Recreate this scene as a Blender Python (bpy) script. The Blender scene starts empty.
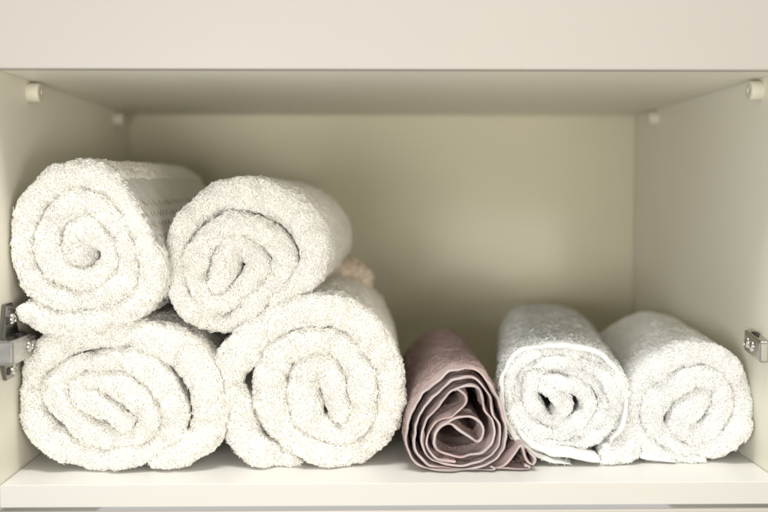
import bpy, bmesh, math
import numpy as np
from mathutils import Vector, Matrix

S = bpy.context.scene
COL = S.collection

# ------------------------------------------------------------------ camera, world, lamps, exposure
FPX = 1067.0                      # focal length in photograph pixels (768 wide)
CAM = Vector((0.0, -0.75, 0.2043))
PITCH = math.radians(3.17)        # looking slightly down
YAW = math.radians(1.02)          # and slightly to the right
cam_d = bpy.data.cameras.new('camera')
cam = bpy.data.objects.new('camera', cam_d)
COL.objects.link(cam)
cam_d.sensor_width = 36.0
cam_d.lens = FPX * 36.0 / 768.0
cam.location = CAM
cam.rotation_euler = (math.radians(90) - PITCH, 0, -YAW)
cam_d.clip_start, cam_d.clip_end = 0.01, 50
cam_d.dof.use_dof = True
cam_d.dof.focus_distance = 0.800
cam_d.dof.aperture_fstop = 3.2
S.camera = cam
CR = cam.rotation_euler.to_matrix()

W = bpy.data.worlds.new('World')
S.world = W
W.use_nodes = True
W.node_tree.nodes['Background'].inputs[0].default_value = (1.0, 0.985, 0.945, 1)
W.node_tree.nodes['Background'].inputs[1].default_value = 0.50


def area(name, loc, target, sx, sy, power, col):
    l = bpy.data.lights.new(name, 'AREA')
    l.shape = 'RECTANGLE'
    l.size, l.size_y = sx, sy
    l.energy = power
    l.color = col
    o = bpy.data.objects.new(name, l)
    COL.objects.link(o)
    o.location = loc
    o.rotation_euler = (Vector(target) - Vector(loc)).to_track_quat('-Z', 'Y').to_euler()
    return o


area('ceiling_light', (0.05, -0.26, 1.15), (0.0, -0.02, 0.0), 0.45, 0.22, 9.0, (1.0, 0.985, 0.955))
area('added_key_light', (-0.24, -0.80, 0.09), (0.0, 0.02, 0.11), 0.30, 0.22, 5.2, (1.0, 0.995, 0.98))  # added soft lamp, front left, to brighten the roll faces
area('added_warm_fill', (0.33, -0.80, 0.045), (0.0, 0.02, 0.10), 0.36, 0.24, 3.5, (1.0, 0.92, 0.80))  # added lamp: warm reflection on the back panel, fill for the right rolls

S.view_settings.view_transform = 'Standard'
S.view_settings.look = 'None'
S.view_settings.gamma = 1
S.view_settings.exposure = 0.1
S.cycles.use_denoising = True
S.cycles.max_bounces = 16
S.cycles.diffuse_bounces = 12
S.cycles.transmission_bounces = 12
S.cycles.sample_clamp_indirect = 4.0


# ------------------------------------------------------------------ helpers
def at(px, py, Y):
    """photograph pixel -> point on the vertical plane at depth Y"""
    d = CR @ Vector(((px - 384.0) / FPX, (256.0 - py) / FPX, -1.0))
    t = (Y - CAM.y) / d.y
    return CAM + d * t


def mpp(Y):
    return (Y - CAM.y) / FPX


def tag(o, label=None, cat=None, group=None, kind=None):
    if label: o['label'] = label
    if cat: o['category'] = cat
    if group: o['group'] = group
    if kind: o['kind'] = kind
    return o


def link(name, me, mat, parent=None, loc=(0, 0, 0)):
    o = bpy.data.objects.new(name, me)
    COL.objects.link(o)
    o.location = loc
    if parent is not None:
        o.parent = parent
    if mat is not None:
        me.materials.append(mat)
    return o


def from_bm(name, bm, mat, parent=None, loc=(0, 0, 0), smooth=None):
    me = bpy.data.meshes.new(name)
    bmesh.ops.recalc_face_normals(bm, faces=bm.faces[:])
    bm.to_mesh(me)
    bm.free()
    if smooth is not None:
        me.polygons.foreach_set('use_smooth', [True] * len(me.polygons))
        try:
            me.set_sharp_from_angle(angle=math.radians(smooth))
        except Exception:
            pass
    return link(name, me, mat, parent, loc)


def np_mesh(name, V, quads, tris=None, nsmooth=None):
    """numpy arrays -> mesh"""
    me = bpy.data.meshes.new(name)
    nq = len(quads)
    nt = 0 if tris is None else len(tris)
    me.vertices.add(len(V))
    me.vertices.foreach_set('co', np.ascontiguousarray(V, dtype=np.float32).ravel())
    idx = quads.ravel() if nt == 0 else np.concatenate([quads.ravel(), tris.ravel()])
    me.loops.add(len(idx))
    me.loops.foreach_set('vertex_index', idx.astype(np.int32))
    me.polygons.add(nq + nt)
    st = np.concatenate([np.arange(nq) * 4, nq * 4 + np.arange(nt) * 3]).astype(np.int32)
    me.polygons.foreach_set('loop_start', st)
    me.polygons.foreach_set('use_smooth', np.arange(nq + nt) < (nq + nt if nsmooth is None else nsmooth))
    me.update(calc_edges=True)
    me.validate()
    return me


def snoise(P, scale, seed, n=14):
    r = np.random.RandomState(seed)
    out = np.zeros(len(P))
    for _ in range(n):
        d = r.normal(size=3)
        d /= np.linalg.norm(d)
        k = (0.6 + 0.9 * r.rand()) * 2 * math.pi / scale
        out += np.sin(P @ (d * k) + r.rand() * 6.283)
    return out / math.sqrt(n) * 1.1


def box_bm(bm, lo, hi, bevel=0.0, seg=2):
    c = [(a + b) / 2 for a, b in zip(lo, hi)]
    s = [b - a for a, b in zip(lo, hi)]
    r = bmesh.ops.create_cube(bm, size=1.0, matrix=Matrix.Translation(c) @ Matrix.Diagonal((*s, 1)))
    if bevel > 0:
        vs = r['verts']
        es = list({e for v in vs for e in v.link_edges})
        bmesh.ops.bevel(bm, geom=es, offset=bevel, segments=seg, affect='EDGES', profile=0.5)


def lathe_x(bm, prof, cx, cy, cz, n=32, sign=1):
    """profile [(x, radius)] turned about an axis parallel to X"""
    rings = []
    for x, r in prof:
        ring = []
        for k in range(n):
            a = 2 * math.pi * k / n
            ring.append(bm.verts.new((cx + sign * x, cy + r * math.cos(a), cz + r * math.sin(a))))
        rings.append(ring)
    for a, b in zip(rings[:-1], rings[1:]):
        for k in range(n):
            bm.faces.new((a[k], a[(k + 1) % n], b[(k + 1) % n], b[k]))
    for ring in (rings[0], rings[-1]):
        bm.faces.new(ring)


# ------------------------------------------------------------------ materials
def new_mat(name):
    m = bpy.data.materials.new(name)
    m.use_nodes = True
    nt = m.node_tree
    return m, nt, nt.nodes['Principled BSDF']


def laminate(name, col, rough=0.4, vary=0.03, bump=0.02):
    m, nt, p = new_mat(name)
    tc = nt.nodes.new('ShaderNodeTexCoord')
    n1 = nt.nodes.new('ShaderNodeTexNoise')
    n1.inputs['Scale'].default_value = 7
    n1.inputs['Detail'].default_value = 5
    nt.links.new(tc.outputs['Object'], n1.inputs['Vector'])
    mx = nt.nodes.new('ShaderNodeMix')
    mx.data_type = 'RGBA'
    mx.inputs[6].default_value = (*[c * (1 - vary) for c in col], 1)
    mx.inputs[7].default_value = (*[min(1, c * (1 + vary)) for c in col], 1)
    nt.links.new(n1.outputs['Fac'], mx.inputs[0])
    nt.links.new(mx.outputs[2], p.inputs['Base Color'])
    n2 = nt.nodes.new('ShaderNodeTexNoise')
    n2.inputs['Scale'].default_value = 420
    n2.inputs['Detail'].default_value = 3
    nt.links.new(tc.outputs['Object'], n2.inputs['Vector'])
    b = nt.nodes.new('ShaderNodeBump')
    b.inputs['Strength'].default_value = bump * 5
    b.inputs['Distance'].default_value = 0.0004
    nt.links.new(n2.outputs['Fac'], b.inputs['Height'])
    nt.links.new(b.outputs['Normal'], p.inputs['Normal'])
    p.inputs['Roughness'].default_value = rough
    p.inputs['Specular IOR Level'].default_value = 0.4
    return m


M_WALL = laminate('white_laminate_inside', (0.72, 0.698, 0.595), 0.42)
M_BACK = laminate('shaded_laminate_back', (0.53, 0.503, 0.385), 0.14)  # shade deep in the niche put into a darker copy of the laminate
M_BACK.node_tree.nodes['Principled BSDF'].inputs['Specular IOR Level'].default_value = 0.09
M_SHELF = laminate('white_laminate_shelf', (0.72, 0.712, 0.675), 0.40)
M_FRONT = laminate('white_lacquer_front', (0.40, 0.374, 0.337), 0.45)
M_EDGE = laminate('white_edge_band', (0.50, 0.485, 0.445), 0.40)
M_PLUG = laminate('white_plastic', (0.58, 0.55, 0.45), 0.45)


def cloth_mat(name, col, col2, sheen=0.3, through=0.25, hem=None):
    """yarn: diffuse with some light passing through; hem = (colour, y of the front edge in object space, width)"""
    m, nt, p = new_mat(name)
    tc = nt.nodes.new('ShaderNodeTexCoord')
    n1 = nt.nodes.new('ShaderNodeTexNoise')
    n1.inputs['Scale'].default_value = 90
    n1.inputs['Detail'].default_value = 6
    nt.links.new(tc.outputs['Object'], n1.inputs['Vector'])
    mx = nt.nodes.new('ShaderNodeMix')
    mx.data_type = 'RGBA'
    mx.inputs[6].default_value = (*col2, 1)
    mx.inputs[7].default_value = (*col, 1)
    nt.links.new(n1.outputs['Fac'], mx.inputs[0])
    cout = mx.outputs[2]
    if hem:
        sp = nt.nodes.new('ShaderNodeSeparateXYZ')
        nt.links.new(tc.outputs['Object'], sp.inputs[0])
        mr = nt.nodes.new('ShaderNodeMapRange')
        mr.inputs[1].default_value = hem[1] + hem[2]
        mr.inputs[2].default_value = hem[1] + hem[2] + 0.004
        nt.links.new(sp.outputs['Y'], mr.inputs[0])
        m2 = nt.nodes.new('ShaderNodeMix')
        m2.data_type = 'RGBA'
        m2.inputs[6].default_value = (*hem[0], 1)
        nt.links.new(mr.outputs[0], m2.inputs[0])
        nt.links.new(cout, m2.inputs[7])
        cout = m2.outputs[2]
    nt.links.new(cout, p.inputs['Base Color'])
    n2 = nt.nodes.new('ShaderNodeTexNoise')
    n2.inputs['Scale'].default_value = 900
    n2.inputs['Detail'].default_value = 2
    nt.links.new(tc.outputs['Object'], n2.inputs['Vector'])
    b = nt.nodes.new('ShaderNodeBump')
    b.inputs['Strength'].default_value = 0.35
    b.inputs['Distance'].default_value = 0.0006
    nt.links.new(n2.outputs['Fac'], b.inputs['Height'])
    nt.links.new(b.outputs['Normal'], p.inputs['Normal'])
    p.inputs['Roughness'].default_value = 0.9
    p.inputs['Specular IOR Level'].default_value = 0.1
    p.inputs['Sheen Weight'].default_value = sheen
    p.inputs['Sheen Roughness'].default_value = 0.5
    if through > 0:
        tr = nt.nodes.new('ShaderNodeBsdfTranslucent')
        nt.links.new(cout, tr.inputs['Color'])
        ms = nt.nodes.new('ShaderNodeMixShader')
        ms.inputs[0].default_value = through
        nt.links.new(p.outputs[0], ms.inputs[1])
        nt.links.new(tr.outputs[0], ms.inputs[2])
        nt.links.new(ms.outputs[0], nt.nodes['Material Output'].inputs['Surface'])
    return m


M_CREAM = cloth_mat('cream_white_terry', (0.978, 0.970, 0.946), (0.972, 0.962, 0.932), 0.0, 0.46)
M_WHITE = cloth_mat('white_terry', (0.980, 0.979, 0.970), (0.976, 0.974, 0.962), 0.0, 0.46)
M_BEIGE = cloth_mat('beige_terry', (0.92, 0.84, 0.73), (0.87, 0.78, 0.67), 0.0, 0.2)
M_HEM = cloth_mat('white_woven_hem', (0.80, 0.80, 0.78), (0.77, 0.77, 0.745), 0.0, 0.2)
M_MAUVE = cloth_mat('mauve_terry', (0.50, 0.385, 0.36), (0.42, 0.315, 0.292), 0.1, 0.0, ((0.44, 0.378, 0.366), -0.128, 0.018))
M_MAUVE.node_tree.nodes['Bump'].inputs['Strength'].default_value = 0.8
M_MAUVE.node_tree.nodes['Bump'].inputs['Distance'].default_value = 0.0009
M_STITCH = cloth_mat('grey_border_thread', (0.50, 0.475, 0.42), (0.44, 0.415, 0.36), 0.0, 0.0)


def metal(name, col, rough):
    m, nt, p = new_mat(name)
    p.inputs['Base Color'].default_value = (*col, 1)
    p.inputs['Metallic'].default_value = 1.0
    tc = nt.nodes.new('ShaderNodeTexCoord')
    n = nt.nodes.new('ShaderNodeTexNoise')
    n.inputs['Scale'].default_value = 160
    nt.links.new(tc.outputs['Object'], n.inputs['Vector'])
    mr = nt.nodes.new('ShaderNodeMapRange')
    mr.inputs[3].default_value = rough * 0.7
    mr.inputs[4].default_value = rough * 1.4
    nt.links.new(n.outputs['Fac'], mr.inputs[0])
    nt.links.new(mr.outputs[0], p.inputs['Roughness'])
    return m


M_NICKEL = metal('nickel_plate', (0.50, 0.485, 0.45), 0.14)
M_PLATE = metal('nickel_dark_reflection', (0.24, 0.23, 0.21), 0.14)  # dark reflection on the wing plates put into the base colour
M_SCREW = metal('screw_steel', (0.70, 0.68, 0.64), 0.15)
M_DARK, _, _p = new_mat('painted_recess_shade')  # shade inside holes and slots, painted as a near-black colour
_p.inputs['Base Color'].default_value = (0.03, 0.028, 0.024, 1)
_p.inputs['Roughness'].default_value = 0.7

# ------------------------------------------------------------------ the cabinet
XL = at(4, 487, 0).x - 0.0035               # inner face of the left panel
XR = at(636, 115, 0.43).x             # inner face of the right panel
ZT = at(384, 68.5, 0).z            # underside of the top board
YB = 0.430                         # front face of the back panel
TH = 0.016
cabinet = bpy.data.objects.new('cabinet', None)
COL.objects.link(cabinet)
cabinet.location = (0, 0, -TH)
tag(cabinet, 'white laminate cabinet compartment the rolled towels are stored in', 'cabinet')


def cpart(name, lo, hi, mat, bevel=0.0008, parent=None):
    bm = bmesh.new()
    box_bm(bm, lo, hi, bevel)
    o = from_bm(name, bm, mat, cabinet if parent is None else parent)
    # children of the cabinet sit in world coordinates
    o.matrix_parent_inverse = Matrix.Translation((0, 0, TH))
    return o


cpart('side_panel', (XL - TH, 0.001, -0.10), (XL, YB + 0.02, ZT + 0.12), M_WALL)
cpart('side_panel', (XR, 0.001, -0.10), (XR + TH, YB + 0.02, ZT + 0.12), M_WALL)
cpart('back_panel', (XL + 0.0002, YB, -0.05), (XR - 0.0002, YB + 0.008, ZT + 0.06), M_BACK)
cpart('top_board', (XL + 0.0002, 0.0125, ZT), (XR - 0.0002, YB - 0.0003, ZT + TH), M_WALL)
sh = cpart('shelf_board', (XL + 0.0004, 0.0009, -TH), (XR - 0.0004, YB - 0.0003, 0), M_SHELF)
cpart('edge_band', (XL - TH, 0.0, -0.10), (XL, 0.00095, ZT + 0.12), M_EDGE, 0.0003)
cpart('edge_band', (XR, 0.0, -0.10), (XR + TH, 0.00095, ZT + 0.12), M_EDGE, 0.0003)
ed = cpart('edge_band', (XL + 0.0004, 0.0, -TH + 0.0002), (XR - 0.0004, 0.00088, -0.0002), M_EDGE, 0.0003)
# upper front, its foot rounded; the front of the compartment below
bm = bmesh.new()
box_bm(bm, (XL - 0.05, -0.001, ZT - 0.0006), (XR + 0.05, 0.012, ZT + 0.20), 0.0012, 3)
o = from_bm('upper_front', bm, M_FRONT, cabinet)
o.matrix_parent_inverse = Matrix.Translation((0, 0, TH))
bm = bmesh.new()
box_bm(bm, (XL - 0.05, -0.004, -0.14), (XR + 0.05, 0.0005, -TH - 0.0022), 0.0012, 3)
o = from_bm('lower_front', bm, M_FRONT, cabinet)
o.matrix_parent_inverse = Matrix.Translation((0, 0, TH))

# plastic screw sleeves in the upper corners
PR = 0.0074
for (side, yy) in ((1, 0.083), (1, 0.368), (-1, 0.057), (-1, 0.345)):
    xw = XL if side == 1 else XR
    zc = ZT - 0.0018 - PR
    bm = bmesh.new()
    lathe_x(bm, [(-0.002, PR), (0.0085, PR), (0.0093, PR - 0.0007), (0.0094, PR - 0.0012), (0.0094, 0.0032),
                 (0.0090, 0.0029), (0.006, 0.0028), (0.004, 0.0028)], xw, yy, zc, 36, side)
    o = from_bm('screw_sleeve', bm, M_PLUG, cabinet, smooth=40)
    o.matrix_parent_inverse = Matrix.Translation((0, 0, TH))
    bm = bmesh.new()
    lathe_x(bm, [(0.0041, 0.0026), (0.0076, 0.0026), (0.0078, 0.0022)], xw, yy, zc, 20, side)
    h = from_bm('screw_hole_shade', bm, M_DARK, o, smooth=40)  # dark plug standing for the shade in the sleeve's bore


# concealed hinges
def screw_bm(cx, cy, cz, r, sign):
    bm = bmesh.new()
    lathe_x(bm, [(-0.001, r), (0.0004, r), (0.0012, r * 0.86), (0.0016, r * 0.55), (0.0008, r * 0.5), (0.0007, r * 0.2)],
            cx, cy, cz, 24, sign)
    # cross slot ribs
    for a in (0.4, 0.4 + math.pi / 2):
        m = Matrix.Translation((cx + sign * 0.0011, cy, cz)) @ Matrix.Rotation(a, 4, 'X') @ Matrix.Diagonal((0.0008, r * 0.9, r * 0.22, 1))
        bmesh.ops.create_cube(bm, size=1.0, matrix=m)
    return bm


def hexa(bm, pts, bevel):
    """eight corners: lower four (z low) then upper four, same order"""
    v = [bm.verts.new(p) for p in pts]
    f = [(0, 1, 2, 3), (4, 5, 6, 7), (0, 1, 5, 4), (1, 2, 6, 5), (2, 3, 7, 6), (3, 0, 4, 7)]
    fs = [bm.faces.new([v[i] for i in q]) for q in f]
    es = list({e for q in fs for e in q.edges})
    bmesh.ops.bevel(bm, geom=es, offset=bevel, segments=3, affect='EDGES', profile=0.5)


def hinge(side, y0, y1, z0, z1, prot, ym, wings, tilt=0.0):
    """arm from y0 (front) to y1 (rear) along a side wall, on a winged plate"""
    xw = XL if side == 1 else XR
    X = lambda d: xw + side * d
    bm = bmesh.new()
    hexa(bm, [(X(0.0004), y0, z0), (X(prot), y0, z0), (X(prot), y1, z0 + tilt), (X(0.0004), y1, z0 + tilt),
              (X(0.0004), y0, z1), (X(prot), y0, z1), (X(prot), y1, z1 + tilt), (X(0.0004), y1, z1 + tilt)], 0.0018)
    h = from_bm('hinge', bm, M_NICKEL, cabinet)
    h.matrix_parent_inverse = Matrix.Translation((0, 0, TH))
    zc = (z0 + z1) / 2
    zt = lambda y: tilt * (y - y0) / (y1 - y0)
    for yy, rr in ((y1 - 0.007, 0.0046), (y1 - 0.0175, 0.0042)):
        from_bm('screw', screw_bm(X(prot), yy, zc + zt(yy), rr, side), M_SCREW, h, smooth=40)
    ys = y1 - 0.012
    bm = bmesh.new()
    box_bm(bm, (min(X(prot * 0.3), X(prot * 0.65)), ys - 0.006, z1 + zt(ys) - 0.004), (max(X(prot * 0.3), X(prot * 0.65)), ys + 0.004, z1 + zt(ys) + 0.0009), 0.0)
    from_bm('arm_slot_shade', bm, M_DARK, h)  # dark block standing for the shade in the arm's slot
    bm = bmesh.new()
    box_bm(bm, (min(X(0.002), X(prot - 0.002)), y1 - 0.0005, z0 + tilt + 0.003), (max(X(0.002), X(prot - 0.002)), y1 + 0.004, z1 + tilt - 0.003), 0.0012)
    from_bm('release_clip', bm, M_SCREW, h)
    if wings:
        bm = bmesh.new()
        for s, wing in ((1, wings[0]), (-1, wings[1])):
            za = z1 if s == 1 else z0
            zb = za + s * wing
            w0, w1 = 0.017, 0.008
            hexa(bm, [(X(0.0002), ym - w0, za - s * 0.002), (X(0.005), ym - w0, za - s * 0.002), (X(0.005), ym + w0, za - s * 0.002), (X(0.0002), ym + w0, za - s * 0.002),
                      (X(0.0002), ym - w1, zb), (X(0.003), ym - w1, zb), (X(0.003), ym + w1, zb), (X(0.0002), ym + w1, zb)], 0.0009)
        from_bm('mounting_plate', bm, M_PLATE, h)
        for s, wing in ((1, wings[0]), (-1, wings[1])):
            za = z1 if s == 1 else z0
            from_bm('screw', screw_bm(X(0.0040), ym + 0.004, za + s * wing * 0.5, 0.0046, side), M_SCREW, h, smooth=40)
            bm = bmesh.new()
            lathe_x(bm, [(0.0034, 0.0030), (0.0046, 0.0029)], xw, ym - 0.0075, za + s * wing * 0.5, 16, side)
            from_bm('plate_hole_shade', bm, M_DARK, h)  # dark disc standing for the shade in the plate's hole
    return h


zl0, zl1 = at(17, 366, -0.008).z, at(17, 341, -0.008).z
hinge(1, -0.008, 0.045, zl0, zl1, 0.0145, 0.020, (0.0235, 0.0140))
zr0, zr1 = at(762, 363.5, 0.028).z, at(762, 341.5, 0.028).z
hinge(-1, 0.028, 0.062, zr0, zr1, 0.0078, None, None, 0.0050)


# ------------------------------------------------------------------ towels
def resample(ctrl, step):
    """Catmull-Rom through (x, y, t) pixels, evenly spaced"""
    C = np.array(ctrl, float)
    P = np.vstack([2 * C[0] - C[1], C, 2 * C[-1] - C[-2]])
    out = []
    for i in range(1, len(P) - 2):
        u = np.linspace(0, 1, 24, endpoint=False)[:, None]
        p0, p1, p2, p3 = P[i - 1], P[i], P[i + 1], P[i + 2]
        out.append(0.5 * (2 * p1 + (p2 - p0) * u + (2 * p0 - 5 * p1 + 4 * p2 - p3) * u ** 2 + (3 * p1 - p0 - 3 * p2 + p3) * u ** 3))
    out.append(C[-1][None])
    D = np.vstack(out)
    L = np.concatenate([[0], np.cumsum(np.linalg.norm(np.diff(D[:, :2], axis=0), axis=1))])
    n = max(8, int(L[-1] / step))
    q = np.linspace(0, L[-1], n)
    return np.stack([np.interp(q, L, D[:, k]) for k in range(3)], 1)


class Strip:
    """a band of cloth swept along its traced edge and run back into the cabinet: a grid of points [s, j]"""

    def __init__(self, ctrl, Yf, L, seed, dx=0, dz=0, soft=1.0, yjit=0.003, cone=0.0, step=2.2, round_ends=True, pile=0.0,
                 lump=0.0007, press=0.0, grab=1.45, thin=False):
        R = resample(ctrl, step)
        k = mpp(Yf)
        P = np.array([list(at(x, y, Yf)) for x, y, _ in R])
        c = P[:, [0, 2]]
        t = np.maximum(R[:, 2] * k - pile, 0.003 if pile else 0)
        tan = np.gradient(c, axis=0)
        tan /= np.linalg.norm(tan, axis=1)[:, None]
        nrm = np.stack([tan[:, 1], -tan[:, 0]], 1)
        cen = c[len(c) // 3:].mean(0) if len(c) > 30 else c.mean(0)
        cen = (c.max(0) + c.min(0)) / 2
        w = ((c - cen) * nrm).sum(1)[len(c) // 2:].sum()
        if w < 0:
            nrm = -nrm
        s = np.concatenate([[0], np.cumsum(np.linalg.norm(np.diff(c, axis=0), axis=1))])
        ends = np.ones(len(s))
        if round_ends:
            for d in (s, s[-1] - s):
                r = np.maximum(t / 2, 1e-5)
                q = np.clip(d / r, 0, 1)
                ends *= np.sqrt(np.maximum(0, 1 - (1 - q) ** 2))
            ends = np.maximum(ends, 0.02)
        # profile across the thickness and into the depth
        rng = np.random.RandomState(seed)
        deep = np.concatenate([np.linspace(0, 0.03, 14)[1:], np.linspace(0.03, 1, 34)[1:] ** 1.0])
        deep = np.unique(np.round(np.concatenate([np.linspace(0.0, 0.03, 13)[1:], np.linspace(0.036, L, 30)]), 5))
        arc = np.linspace(0, math.pi, 13)
        half_front = t * 0.5 * soft
        prof_n, prof_d, prof_a = [], [], []
        for d in deep[::-1]:
            prof_n.append(1.0); prof_d.append(d); prof_a.append(0.0)
        for a in arc:
            prof_n.append(math.cos(a)); prof_d.append(0.0); prof_a.append(math.sin(a))
        for d in deep:
            prof_n.append(-1.0); prof_d.append(d); prof_a.append(0.0)
        prof_n = np.array(prof_n); prof_d = np.array(prof_d); prof_a = np.array(prof_a)
        # close the rear with a small taper
        rear = np.clip((prof_d - (L - 0.02)) / 0.02, 0, 1)
        prof_nn = np.sign(prof_n) * np.abs(prof_n) ** 0.85 * (1 - 0.75 * rear ** 2)
        rad = np.linalg.norm(c - cen, axis=1)
        rmax = rad.max()
        s3 = np.stack([c[:, 0], s * 0.35, c[:, 1]], 1)
        yo = snoise(s3, 0.05, seed + 1) * yjit + snoise(s3, 0.017, seed + 2) * yjit * 0.35 + cone * (1 - rad / rmax)
        tv = 1 + 0.05 * snoise(s3, 0.03, seed + 3)
        half = t * 0.5 * tv * ends
        ho, hi = half.copy(), half.copy()
        if press:
            for sgn, arr in ((1, ho), (-1, hi)):
                dd = np.full(len(s), 9.0)
                a, b = c[:-1], c[1:]
                e = b - a
                for i in range(len(s)):
                    d = nrm[i] * sgn
                    den = d[0] * e[:, 1] - d[1] * e[:, 0]
                    den = np.where(np.abs(den) < 1e-12, 1e-12, den)
                    w = a - c[i]
                    lam = (w[:, 0] * e[:, 1] - w[:, 1] * e[:, 0]) / den
                    mu = (w[:, 0] * d[1] - w[:, 1] * d[0]) / den
                    ok = (lam > 1e-4) & (mu >= 0) & (mu <= 1) & (np.abs(s[:-1] - s[i]) > 1.1 * t[i])
                    if ok.any():
                        dd[i] = lam[ok].min()
                hn = t * 0.5
                want = dd / 2 - press
                want = np.where(want > hn * grab, hn, np.maximum(want, 0.002))
                kk = np.exp(-0.5 * (np.arange(-9, 10) / 3.0) ** 2)
                kk /= kk.sum()
                want = np.convolve(np.pad(want, 9, mode='edge'), kk, 'valid')
                arr[:] = want * ends
            half = (ho + hi) / 2
        G = np.zeros((len(s), len(prof_n), 3))
        off = np.where(prof_nn[None, :] > 0, prof_nn[None, :] * ho[:, None], prof_nn[None, :] * hi[:, None])
        G[:, :, 0] = c[:, 0, None] + nrm[:, 0, None] * off
        G[:, :, 2] = c[:, 1, None] + nrm[:, 1, None] * off
        fr = (half * soft)[:, None]
        dep = np.where(prof_d[None, :] > 0, fr + prof_d[None, :], fr * (1 - prof_a[None, :] ** 0.9))
        G[:, :, 1] = Yf + dep + yo[:, None] * np.exp(-prof_d / 0.05)[None, :]
        # yaw and rise towards the rear
        g = np.clip((G[:, :, 1] - Yf) / L, 0, 1.2)
        G[:, :, 0] += dx * g
        G[:, :, 2] += dz * g
        # soft dents
        F = G.reshape(-1, 3)
        nn = np.stack([nrm[:, 0], np.zeros(len(s)), nrm[:, 1]], 1)[:, None, :] * (np.ones_like(prof_n) if thin else np.sign(prof_n))[None, :, None]
        disp = snoise(F, 0.022, seed + 4) * lump + snoise(F, 0.011 if thin else 0.007, seed + 5) * lump * 0.5
        F += nn.reshape(-1, 3) * (disp * np.repeat(ends, len(prof_n)))[:, None]
        self.G = F.reshape(G.shape)
        self.c, self.nrm, self.s, self.t, self.cen, self.L, self.Yf = c, nrm, s, t, cen, L, Yf
        self.prof_d, self.prof_n = prof_d, prof_n
        self.dx, self.dz = dx, dz
        self.R = R
        self.deep_n = len(deep)

    def floor(self, z=0.0006):
        G = self.G
        zz = G[:, :, 2]
        k = 0.004
        low = zz < z + k
        # compress softly into the shelf plane
        zz[low] = z + k * np.exp((zz[low] - z - k) / k)
        return self

    def ground(self):
        """settle the roll so that its lowest skin touches the shelf, its top staying where it is"""
        z = self.G[:, :, 2]
        lo, hi = z.min(), z.max()
        self.G[:, :, 2] = (z - lo) * hi / (hi - lo)
        return self

    def wall(self, x=XL + 0.0022):
        """press softly against the left panel"""
        X = self.G[:, :, 0]
        k = 0.006
        low = X < x + k
        X[low] = x + k * np.exp((X[low] - x - k) / k)
        return self

    def quads(self):
        ns, nj = self.G.shape[:2]
        i = np.arange(ns - 1)[:, None]
        j = np.arange(nj)[None, :]
        j2 = (j + 1) % nj
        q = np.stack(np.broadcast_arrays(i * nj + j, i * nj + j2, (i + 1) * nj + j2, (i + 1) * nj + j), -1)
        # orientation: make the front face -Y
        V = self.G.reshape(-1, 3)
        jm = self.deep_n + 6
        m = q[:, jm]
        a, b, d = V[m[:, 0]], V[m[:, 1]], V[m[:, 3]]
        nz = np.cross(b - a, d - a)[:, 1].mean()
        if nz > 0:
            q = q[..., ::-1]
        return q


def sample(st, dens_front, dens_side, rng, skip=None, front_len=0.02):
    """random points on a strip: everywhere near the front, only the outer skin farther back"""
    q = st.quads()
    V = st.G.reshape(-1, 3)
    ns1, nj = q.shape[:2]
    A, B, C, D = (V[q[..., k]] for k in range(4))
    n = np.cross(C - A, D - B)
    ar = np.linalg.norm(n, axis=-1) * 0.5
    n = n / np.maximum(np.linalg.norm(n, axis=-1), 1e-12)[..., None]
    dj = np.maximum(st.prof_d, np.roll(st.prof_d, -1))
    mid = (A + B + C + D) / 4
    dens = np.where(dj[None, :] <= front_len, dens_front, dens_side) * np.ones_like(ar)
    # visible outer skin only at depth
    gg = np.clip((mid[..., 1] - st.Yf) / st.L, 0, 1.2)
    rel = np.stack([mid[..., 0] - st.dx * gg - st.cen[0], mid[..., 2] - st.dz * gg - st.cen[1]], -1)
    far = (dj[None, :] > 0.026)
    ang = np.arctan2(rel[..., 1], rel[..., 0])
    rr = np.linalg.norm(rel, axis=-1)
    nb = 48
    bi = ((ang + math.pi) / (2 * math.pi) * nb).astype(int) % nb
    mx = np.zeros(nb)
    np.maximum.at(mx, bi.ravel(), rr.ravel())
    hid = far & (rr < mx[bi] - 0.007)
    dens = np.where(hid, 0, dens)
    dens = np.where((dj[None, :] > 0.015) & (n[..., 2] < -0.45), dens * 0.1, dens)
    dens[:, -1] = 0
    if skip is not None:
        dens = dens * skip(st, dj)
    want = ar * dens
    cnt = rng.poisson(want)
    ii, jj = np.nonzero(cnt)
    rep = cnt[ii, jj]
    ii, jj = np.repeat(ii, rep), np.repeat(jj, rep)
    u, v = rng.rand(len(ii), 1), rng.rand(len(ii), 1)
    a, b, c, d = A[ii, jj], B[ii, jj], C[ii, jj], D[ii, jj]
    P = (a * (1 - u) + b * u) * (1 - v) + (d * (1 - u) + c * u) * v
    return P, n[ii, jj], dj[jj]


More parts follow.
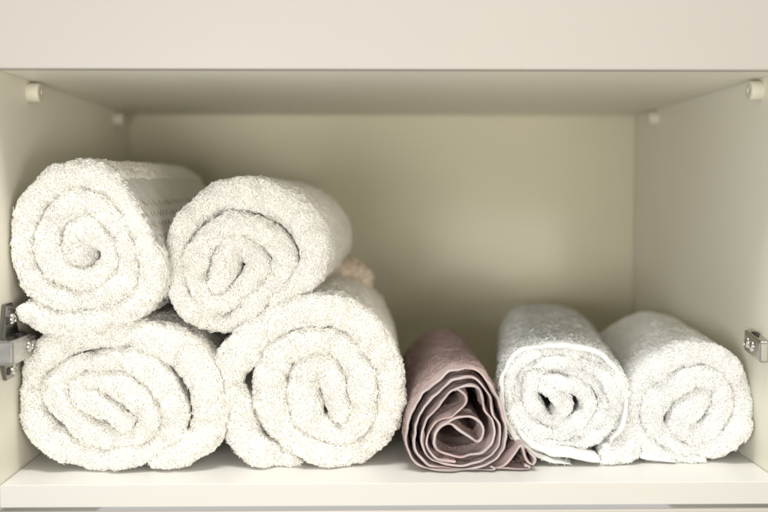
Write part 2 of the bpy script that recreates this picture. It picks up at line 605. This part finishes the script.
def tufts(P, N, rng, length, radius, flow_seed, lean=0.9, flow_scale=0.012):
    """little bent yarn loops standing on points P: vertices, quads, tris"""
    m = len(P)
    F = np.stack([snoise(P, flow_scale, flow_seed + k) for k in range(3)], 1) + rng.normal(size=(m, 3)) * 0.42
    F[:, 2] -= 0.35
    T = F - (F * N).sum(1)[:, None] * N
    T /= np.maximum(np.linalg.norm(T, axis=1), 1e-9)[:, None]
    N = N + rng.normal(size=(m, 3)) * 0.28
    N /= np.linalg.norm(N, axis=1)[:, None]
    Bv = np.cross(N, T)
    Bv /= np.maximum(np.linalg.norm(Bv, axis=1), 1e-9)[:, None]
    h = length * (0.65 + 0.7 * rng.rand(m, 1)) * (1 + 0.25 * snoise(P, 0.006, flow_seed + 9)[:, None])
    ln = lean * (0.6 + 0.8 * rng.rand(m, 1))
    r = radius * (0.75 + 0.5 * rng.rand(m, 1))
    side = rng.normal(size=(m, 1)) * 0.25
    cp = [P - N * 0.0004,
          P + N * h * 0.38 + T * h * 0.10 * ln,
          P + N * h * 0.62 + T * h * 0.38 * ln + Bv * h * side * 0.5,
          P + N * h * 0.62 + T * h * 0.78 * ln + Bv * h * side]
    rs = [r * 1.0, r * 1.1, r * 1.1, r * 0.7]
    dirs = [N, N * 0.8 + T * 0.5, N * 0.35 + T * 0.95, T]
    V = np.zeros((m, 12, 3))
    for k in range(4):
        U = np.cross(dirs[k], Bv)
        U /= np.maximum(np.linalg.norm(U, axis=1), 1e-9)[:, None]
        for a in range(3):
            an = 2 * math.pi * a / 3
            V[:, k * 3 + a] = cp[k] + rs[k] * (math.cos(an) * Bv + math.sin(an) * U)
    base = (np.arange(m) * 12)[:, None]
    ql = []
    for k in range(3):
        for a in range(3):
            b = (a + 1) % 3
            ql.append([k * 3 + a, k * 3 + b, k * 3 + 3 + b, k * 3 + 3 + a])
    Q = (base[:, :, None] + np.array(ql)[None]).reshape(-1, 4)
    Tr = (base + np.array([[9, 10, 11]])).reshape(-1, 3)
    return V.reshape(-1, 3), Q, Tr


def cloth_object(name, strips, mat, base, parent=None, terry=None, seed=0, clampz=None):
    """strips + their yarn loops -> ONE mesh object with its origin at base"""
    rng = np.random.RandomState(seed)
    Vs, Qs, Ts, o = [], [], [], 0
    for st in strips:
        V = st.G.reshape(-1, 3)
        q = st.quads().reshape(-1, 4)
        Vs.append(V); Qs.append(q + o); o += len(V)
        # close the two ends of the strip
    nsm = sum(len(x) for x in Qs)
    if terry:
        for n, st in enumerate(strips):
            P, N, dj = sample(st, terry['front'] * 1e6, terry['side'] * 1e6, rng, terry.get('skip'))
            V, Q, T = tufts(P, N, rng, terry['len'], terry['rad'], seed * 31 + n * 7, terry.get('lean', 0.9))
            if clampz is not None:
                V[:, 2] = np.maximum(V[:, 2], clampz + 0.0002)
            Vs.append(V); Qs.append(Q + o); Ts.append(T + o); o += len(V)
    V = np.vstack(Vs) - np.array(base)[None]
    me = np_mesh(name, V, np.vstack(Qs), np.vstack(Ts) if Ts else None, nsm)
    loc = Vector(base) - (parent.location if parent is not None else Vector((0, 0, 0)))
    return link(name, me, mat, parent, loc)


def base_of(strips, z=0.0):
    G = np.vstack([s.G.reshape(-1, 3) for s in strips])
    return (float((G[:, 0].min() + G[:, 0].max()) / 2), float((G[:, 1].min() + G[:, 1].max()) / 2), float(z if z is not None else G[:, 2].min()))


TERRY = dict(front=1.8, side=0.75, len=0.0023, rad=0.00028, lean=1.05)
GROUP = 'white rolled towels'

# --- upper left roll, with a woven border of grey dashes on its flank
A_CTRL = [(79, 269, 18), (76, 252, 24), (79, 236, 22), (88, 227, 20), (101, 237, 20), (109, 251, 18), (107, 266, 20), (95, 277, 20), (78, 278, 20),
          (60, 274, 22), (47, 260, 28), (45, 243, 28), (50, 225, 26), (62, 211, 25), (80, 203, 25), (100, 209, 23), (116, 223, 20), (125, 243, 19),
          (127, 262, 20), (122, 283, 22), (97, 297, 22), (70, 301, 20), (45, 291, 22), (24, 268, 24), (20, 241, 23), (24, 215, 23), (39, 191, 24),
          (62, 177, 27), (90, 175, 27), (111, 186, 24), (127, 205, 19), (138, 226, 18), (145, 247, 20), (149, 267, 25), (147, 285, 27), (135, 303, 26), (113, 315, 26),
          (85, 322, 25), (56, 322, 26), (36, 317, 25), (21, 309, 12)]
YA = 0.030
sa = Strip(A_CTRL, YA, 0.31, 11, grab=1.75, pile=0.0015, press=0.0007, soft=1.15, dx=0.012, dz=0.004, cone=-0.004).wall()
NJA = sa.prof_d
# where the border lies: the outer skin between these arc positions
_px = sa.R[:, :2]
_outer = np.arange(len(_px)) > int(len(_px) * 0.62)


def near_idx(st, px, py):
    ok = np.arange(len(st.R)) > int(len(st.R) * 0.6)
    k = mpp(st.Yf)
    oc = st.c + st.nrm * st.t[:, None] * 0.5
    p = at(px, py, st.Yf)
    d = np.linalg.norm(oc - np.array([p.x, p.z]), axis=1)
    d[~ok] = 9
    return int(d.argmin())


i0, i1 = near_idx(sa, 118, 178), near_idx(sa, 157, 246)


def skip_border(st, dj):
    m = np.ones((len(st.s) - 1, len(dj)))
    sl = np.arange(len(st.s) - 1)
    band = (sl >= i0) & (sl <= i1)
    outer = (np.arange(len(dj)) < st.deep_n + 2)
    m[np.ix_(band, outer & (dj > 0.001))] = 0.0
    m[np.ix_(band, (np.arange(len(dj)) >= st.deep_n) & (np.arange(len(dj)) < st.deep_n + 4))] = 0.12
    return m


# shallow ribs in the woven border
for i in range(i0, i1):
    w = math.sin((i - i0) / max(1, i1 - i0) * math.pi)
    for j in range(sa.deep_n):
        d = sa.prof_d[j]
        if d > 0.006:
            a = 0.00045 * math.sin((sa.s[i] - sa.s[i0]) / 0.0042 * 2 * math.pi) * min(1, (d - 0.006) / 0.006) * min(1, 3 * w)
            sa.G[i, j, 0] += sa.nrm[i, 0] * a
            sa.G[i, j, 2] += sa.nrm[i, 1] * a
baseA = base_of([sa], None)
tA = cloth_object('rolled_towel', [sa], M_CREAM, baseA, None, dict(TERRY, skip=skip_border), 3)
tag(tA, 'cream white rolled terry towel with rows of grey dashes woven along its flank', 'towel', GROUP)

# the woven rows of dashes
for (sx, sy, ln) in ((134, 203, 0.27), (142, 214, 0.27), (149, 225, 0.27), (155, 238, 0.27)):
    ic = near_idx(sa, sx + 6, sy - 2)
    bm = bmesh.new()
    y = -0.004
    while y < ln:
        n = 5
        L_, R_ = [], []
        for q in range(n):
            u = q / (n - 1) - 0.5
            fi = ic + u * 0.0050 / (sa.s[1] - sa.s[0])
            a, b = int(fi), fi - int(fi)
            a = min(max(a, 0), len(sa.s) - 2)
            dd = y + u * 0.0050
            col = sa.G[a, :sa.deep_n + 5] * (1 - b) + sa.G[a + 1, :sa.deep_n + 5] * b
            ys = col[::-1, 1]
            Y_ = sa.Yf + 0.010 + dd
            p = np.array([np.interp(Y_, ys, col[::-1, kk]) for kk in range(3)])
            nv = np.array([sa.nrm[a, 0], 0, sa.nrm[a, 1]])
            wv = 0.0021 * math.cos(u * 2.6)
            for sgn, lst in ((-1, L_), (1, R_)):
                lst.append((bm.verts.new(p + nv * 0.00035 + np.array([0, sgn * wv, 0])), bm.verts.new(p - nv * 0.0006 + np.array([0, sgn * wv, 0]))))
        for q in range(n - 1):
            bm.faces.new((L_[q][0], L_[q + 1][0], R_[q + 1][0], R_[q][0]))
            bm.faces.new((L_[q][0], L_[q][1], L_[q + 1][1], L_[q + 1][0]))
            bm.faces.new((R_[q][0], R_[q + 1][0], R_[q + 1][1], R_[q][1]))
        y += 0.0115
    bmesh.ops.translate(bm, verts=bm.verts[:], vec=-Vector(baseA))
    from_bm('dash_row', bm, M_STITCH, tA)

# --- upper middle roll
B_CTRL = [(215, 291, 22), (221, 272, 27), (226, 254, 26), (232, 243, 23), (246, 248, 22), (257, 262, 22), (253, 277, 22), (240, 292, 22), (224, 304, 20),
          (209, 302, 18), (198, 290, 20), (194, 270, 21), (200, 248, 21), (214, 231, 20), (234, 223, 20), (255, 228, 22), (275, 242, 23), (284, 259, 23),
          (278, 277, 23), (264, 294, 22), (248, 310, 22), (230, 321, 22), (209, 321, 22), (190, 310, 22), (177, 290, 20), (174, 265, 19), (178, 238, 20), (192, 215, 22),
          (214, 199, 27), (240, 193, 31), (266, 199, 33), (288, 211, 34), (306, 229, 33), (314, 250, 28), (311, 270, 24), (301, 282, 22), (287, 292, 22), (270, 303, 18)]
YBf = 0.056
sb = Strip(B_CTRL, YBf, 0.26, 23, grab=1.2, pile=0.0015, press=0.0007, soft=1.15, dx=0.014, dz=0.000, cone=0.0)
baseB = base_of([sb], None)
tB = cloth_object('rolled_towel', [sb], M_CREAM, baseB, None, TERRY, 5)
tag(tB, 'upper white rolled towel with a beige loose corner sticking out behind it', 'towel', GROUP)
fl = Strip([(322, 275, 20), (340, 276, 26), (358, 279, 22), (370, 284, 14)], 0.245, 0.05, 29, soft=0.8, lump=0.0015)
cloth_object('loose_corner', [fl], M_BEIGE, base_of([fl], None), tB, dict(front=0.4, side=0.2, len=0.003, rad=0.00035), 6)

# --- lower left roll
C_CTRL = [(132, 424, 14), (114, 413, 17), (94, 402, 20), (79, 394, 20), (80, 380, 18), (100, 378, 20), (122, 385, 22), (140, 397, 22), (149, 413, 20),
          (145, 428, 20), (129, 437, 19), (107, 435, 20), (84, 426, 22), (65, 411, 23), (54, 393, 23), (58, 379, 21), (76, 366, 17), (100, 361, 16), (128, 359, 20),
          (150, 372, 24), (166, 391, 25), (174, 412, 24), (168, 432, 22), (151, 448, 20), (124, 456, 20), (95, 458, 20), (67, 450, 24), (44, 437, 28), (29, 418, 28),
          (26, 395, 28), (31, 372, 28), (46, 353, 31), (69, 341, 32), (97, 335, 30), (127, 335, 27), (156, 341, 29), (181, 354, 32), (199, 374, 34),
          (208, 397, 33), (211, 416, 30), (204, 436, 28), (186, 448, 28), (162, 457, 22), (150, 461, 12)]
sc = Strip(C_CTRL, 0.036, 0.30, 37, pile=0.0015, press=0.0007, soft=1.15, cone=-0.003).ground().wall().floor()
tC = cloth_object('rolled_towel', [sc], M_CREAM, base_of([sc]), None, TERRY, 7, 0.0)
tag(tC, 'wide flattened cream white rolled towel on the shelf beside the hinge, under the dashed towel', 'towel', GROUP)

# --- lower middle roll
D_CTRL = [(343, 421, 24), (337, 399, 26), (331, 378, 26), (319, 364, 24), (306, 373, 29), (302, 395, 32), (306, 418, 32), (322, 433, 24), (344, 438, 22),
          (359, 424, 24), (364, 402, 25), (360, 375, 25), (347, 353, 24), (328, 341, 23), (305, 342, 25), (284, 353, 30), (271, 373, 33), (269, 397, 32), (276, 420, 32),
          (291, 438, 30), (313, 450, 25), (338, 457, 24), (363, 449, 26), (381, 430, 28), (389, 405, 30), (388, 378, 30), (379, 352, 31), (363, 330, 32), (341, 316, 32),
          (314, 312, 32), (288, 318, 33), (264, 331, 34), (243, 350, 36), (230, 367, 34), (226, 388, 26), (234, 408, 40), (238, 428, 36), (248, 446, 30), (266, 456, 28),
          (286, 462, 18), (300, 466, 10)]
sd = Strip(D_CTRL, 0.046, 0.27, 41, grab=1.15, pile=0.0015, press=0.0007, soft=1.15, cone=-0.002).floor()
tD = cloth_object('rolled_towel', [sd], M_CREAM, base_of([sd]), None, TERRY, 8, 0.0)
tag(tD, 'large round cream white rolled towel on the shelf with dark gaps between its left layers', 'towel', GROUP)

# --- mauve cloth roll
Z8 = lambda L, t: [(400 + p[0] / 5.333, 380 + p[1] / 5.333, p[2] if len(p) > 2 else t) for p in L]
E1 = Z8([(200, 300), (213, 265), (245, 242), (285, 242), (345, 287), (405, 325), (430, 308), (440, 270), (420, 230), (380, 207), (330, 207), (270, 217), (215, 247),
         (185, 290), (182, 345), (205, 388), (255, 414), (340, 414), (420, 388), (478, 340), (500, 270), (488, 205), (455, 155), (440, 95), (422, 48), (380, 30), (330, 31),
         (285, 50), (228, 108), (165, 185), (128, 255), (122, 330), (148, 402), (205, 444), (290, 462), (380, 452), (468, 412), (525, 345), (533, 260), (508, 190),
         (492, 115), (462, 50), (412, 2), (350, -14), (280, -4), (205, 55), (138, 138), (92, 230), (80, 330), (98, 405), (152, 456), (250, 484), (350, 484), (450, 454),
         (530, 400), (562, 320), (560, 230), (537, 140), (502, 55), (445, -28), (365, -56), (270, -46), (180, 15), (100, 105), (52, 210), (37, 320), (60, 415),
         (120, 468), (220, 494), (330, 503), (420, 496), (480, 488), (502, 474), (478, 462)], 2.3)
E2 = Z8([(300, 438), (225, 430), (165, 392), (150, 335), (160, 282), (200, 230), (270, 186), (335, 153), (357, 115), (345, 78), (310, 54), (285, 58)], 2.2)
E3 = Z8([(490, 470), (545, 452), (592, 412), (625, 358), (642, 345), (660, 380), (684, 440), (708, 450), (712, 415), (682, 378)], 2.6)
E4 = Z8([(500, 482), (560, 484), (620, 492), (680, 486), (692, 462), (660, 452)], 2.6)
YE = 0.032
ekw = dict(yjit=0.0028, lump=0.0007, soft=0.9, step=1.3, thin=True)
e1 = Strip(E1, YE, 0.225, 53, dz=0.002, **ekw).floor()
e2 = Strip(E2, YE + 0.001, 0.20, 59, **ekw).floor()
e3 = Strip(E3, YE + 0.004, 0.06, 61, **ekw).floor()
e4 = Strip(E4, YE + 0.002, 0.05, 67, **ekw).floor()
MTERRY = dict(front=0.0, side=1.3, len=0.0011, rad=0.00019, lean=0.8)


def skip_hem(st, dj):
    m = np.ones((len(st.s) - 1, len(dj)))
    m[:, dj <= 0.009] = 0.6
    return m


tE = cloth_object('rolled_hand_towel', [e1, e2, e3, e4], M_MAUVE, base_of([e1, e3]), None, dict(MTERRY, skip=skip_hem), 9, 0.0)
tag(tE, 'dusty mauve thin cloth roll with crumpled corner, the only coloured towel', 'towel')

# --- right-hand white towel with smooth hems
Z6 = lambda L, t: [(490 + p[0] / 5.333, 340 + p[1] / 5.333, p[2] if len(p) > 2 else t) for p in L]
F1 = Z6([(362, 428), (392, 352), (342, 286), (288, 242), (300, 212), (380, 218), (458, 246), (512, 300), (526, 368), (488, 424), (412, 462), (332, 458), (266, 412),
         (232, 345), (212, 275), (212, 225), (240, 186), (325, 170), (440, 182), (535, 212), (596, 275), (612, 355), (588, 430), (520, 486), (420, 515), (312, 505),
         (222, 455), (166, 380), (146, 290), (158, 205), (205, 145), (305, 118), (430, 112), (540, 142), (618, 195), (662, 275), (672, 370), (648, 458), (570, 525),
         (450, 566), (322, 566), (205, 520), (136, 440), (104, 340), (98, 245), (124, 155), (184, 96), (282, 70), (420, 64), (540, 88), (632, 145), (692, 225), (716, 330),
         (708, 420), (702, 500), (726, 560), (718, 612), (660, 640), (590, 650)], 10.0)
F1 = [(x, y, 14 if i < 9 else (12.5 if i < 16 else 10.5)) for i, (x, y, t) in enumerate(F1)]
F1[-6:] = [(F1[-6][0], F1[-6][1], 14), (F1[-5][0] + 1, F1[-5][1], 22), (F1[-4][0] - 1, F1[-4][1] - 3, 28), (F1[-3][0], F1[-3][1] - 2, 28), (F1[-2][0], F1[-2][1] - 3, 22), (F1[-1][0], F1[-1][1], 14)]
YF = 0.050
sf = Strip(F1, YF, 0.30, 71, grab=1.45, pile=0.0010, press=0.0006, dx=0.036, cone=0.004, yjit=0.004, step=1.8).floor()
fh1 = Strip(Z6([(640, 545, 3), (694, 480, 4), (722, 400, 5), (728, 320), (708, 212), (648, 126), (556, 66), (430, 32), (300, 34), (182, 54), (102, 122), (64, 220), (60, 320), (84, 430), (148, 536), (248, 612),
                (350, 655), (432, 672)], 5.2), YF - 0.003, 0.28, 73, dx=0.036, yjit=0.0015, lump=0.0006, step=1.6, thin=True).floor()
fh2 = Strip([(518, 430, 4), (531, 444, 7), (549, 453, 9), (565, 453, 10), (582, 457, 10), (600, 461, 10)], YF - 0.006, 0.10, 79, yjit=0.0008, lump=0.0005, step=1.2, thin=True).floor()
WTERRY = dict(front=1.9, side=0.8, len=0.0021, rad=0.00026, lean=1.0)
tF = cloth_object('rolled_towel', [sf], M_WHITE, base_of([sf]), None, WTERRY, 10, 0.0)
tag(tF, 'bright white rolled towel with smooth hem ends lying out in front, beside the mauve roll', 'towel', GROUP)


def skip_woven(st, dj):
    m = np.ones((len(st.s) - 1, len(dj)))
    m[:, dj <= 0.022] = 0.03
    return m


cloth_object('hem', [fh1], M_HEM, base_of([fh1]), tF, dict(WTERRY, skip=skip_woven), 12, 0.0)
cloth_object('hem', [fh2], M_HEM, base_of([fh2]), tF, None, 13, 0.0)

# --- far right roll
G_CTRL = [(710, 391, 18), (695, 405, 22), (681, 420, 22), (687, 437, 20), (704, 433, 18), (718, 421, 20), (725, 404, 20), (721, 387, 20), (708, 377, 20), (691, 377, 22),
          (674, 386, 24), (658, 399, 26), (651, 416, 24), (659, 434, 20), (678, 450, 18), (702, 453, 18), (724, 445, 20), (739, 430, 22), (744, 410, 22), (741, 390, 22),
          (731, 371, 23), (714, 359, 24), (693, 356, 24), (671, 361, 24), (650, 373, 24), (635, 390, 22), (631, 412, 22), (637, 433, 22), (650, 448, 22), (668, 457, 20),
          (690, 461, 14), (705, 464, 8)]
sg = Strip(G_CTRL, 0.055, 0.225, 83, pile=0.0015, press=0.0007, soft=1.15, dx=0.024, cone=0.002).floor()
gt = Strip([(640, 455, 6), (652, 459, 9), (664, 461, 9), (676, 465, 6)], 0.053, 0.05, 89, yjit=0.001, lump=0.0004).floor()
tG = cloth_object('rolled_towel', [sg], M_WHITE, base_of([sg]), None, WTERRY, 14, 0.0)
tag(tG, 'bright white rolled towel nearest the right wall with a straight folded core', 'towel', GROUP)
cloth_object('hem_corner', [gt], M_HEM, base_of([gt]), tG, None, 15, 0.0)
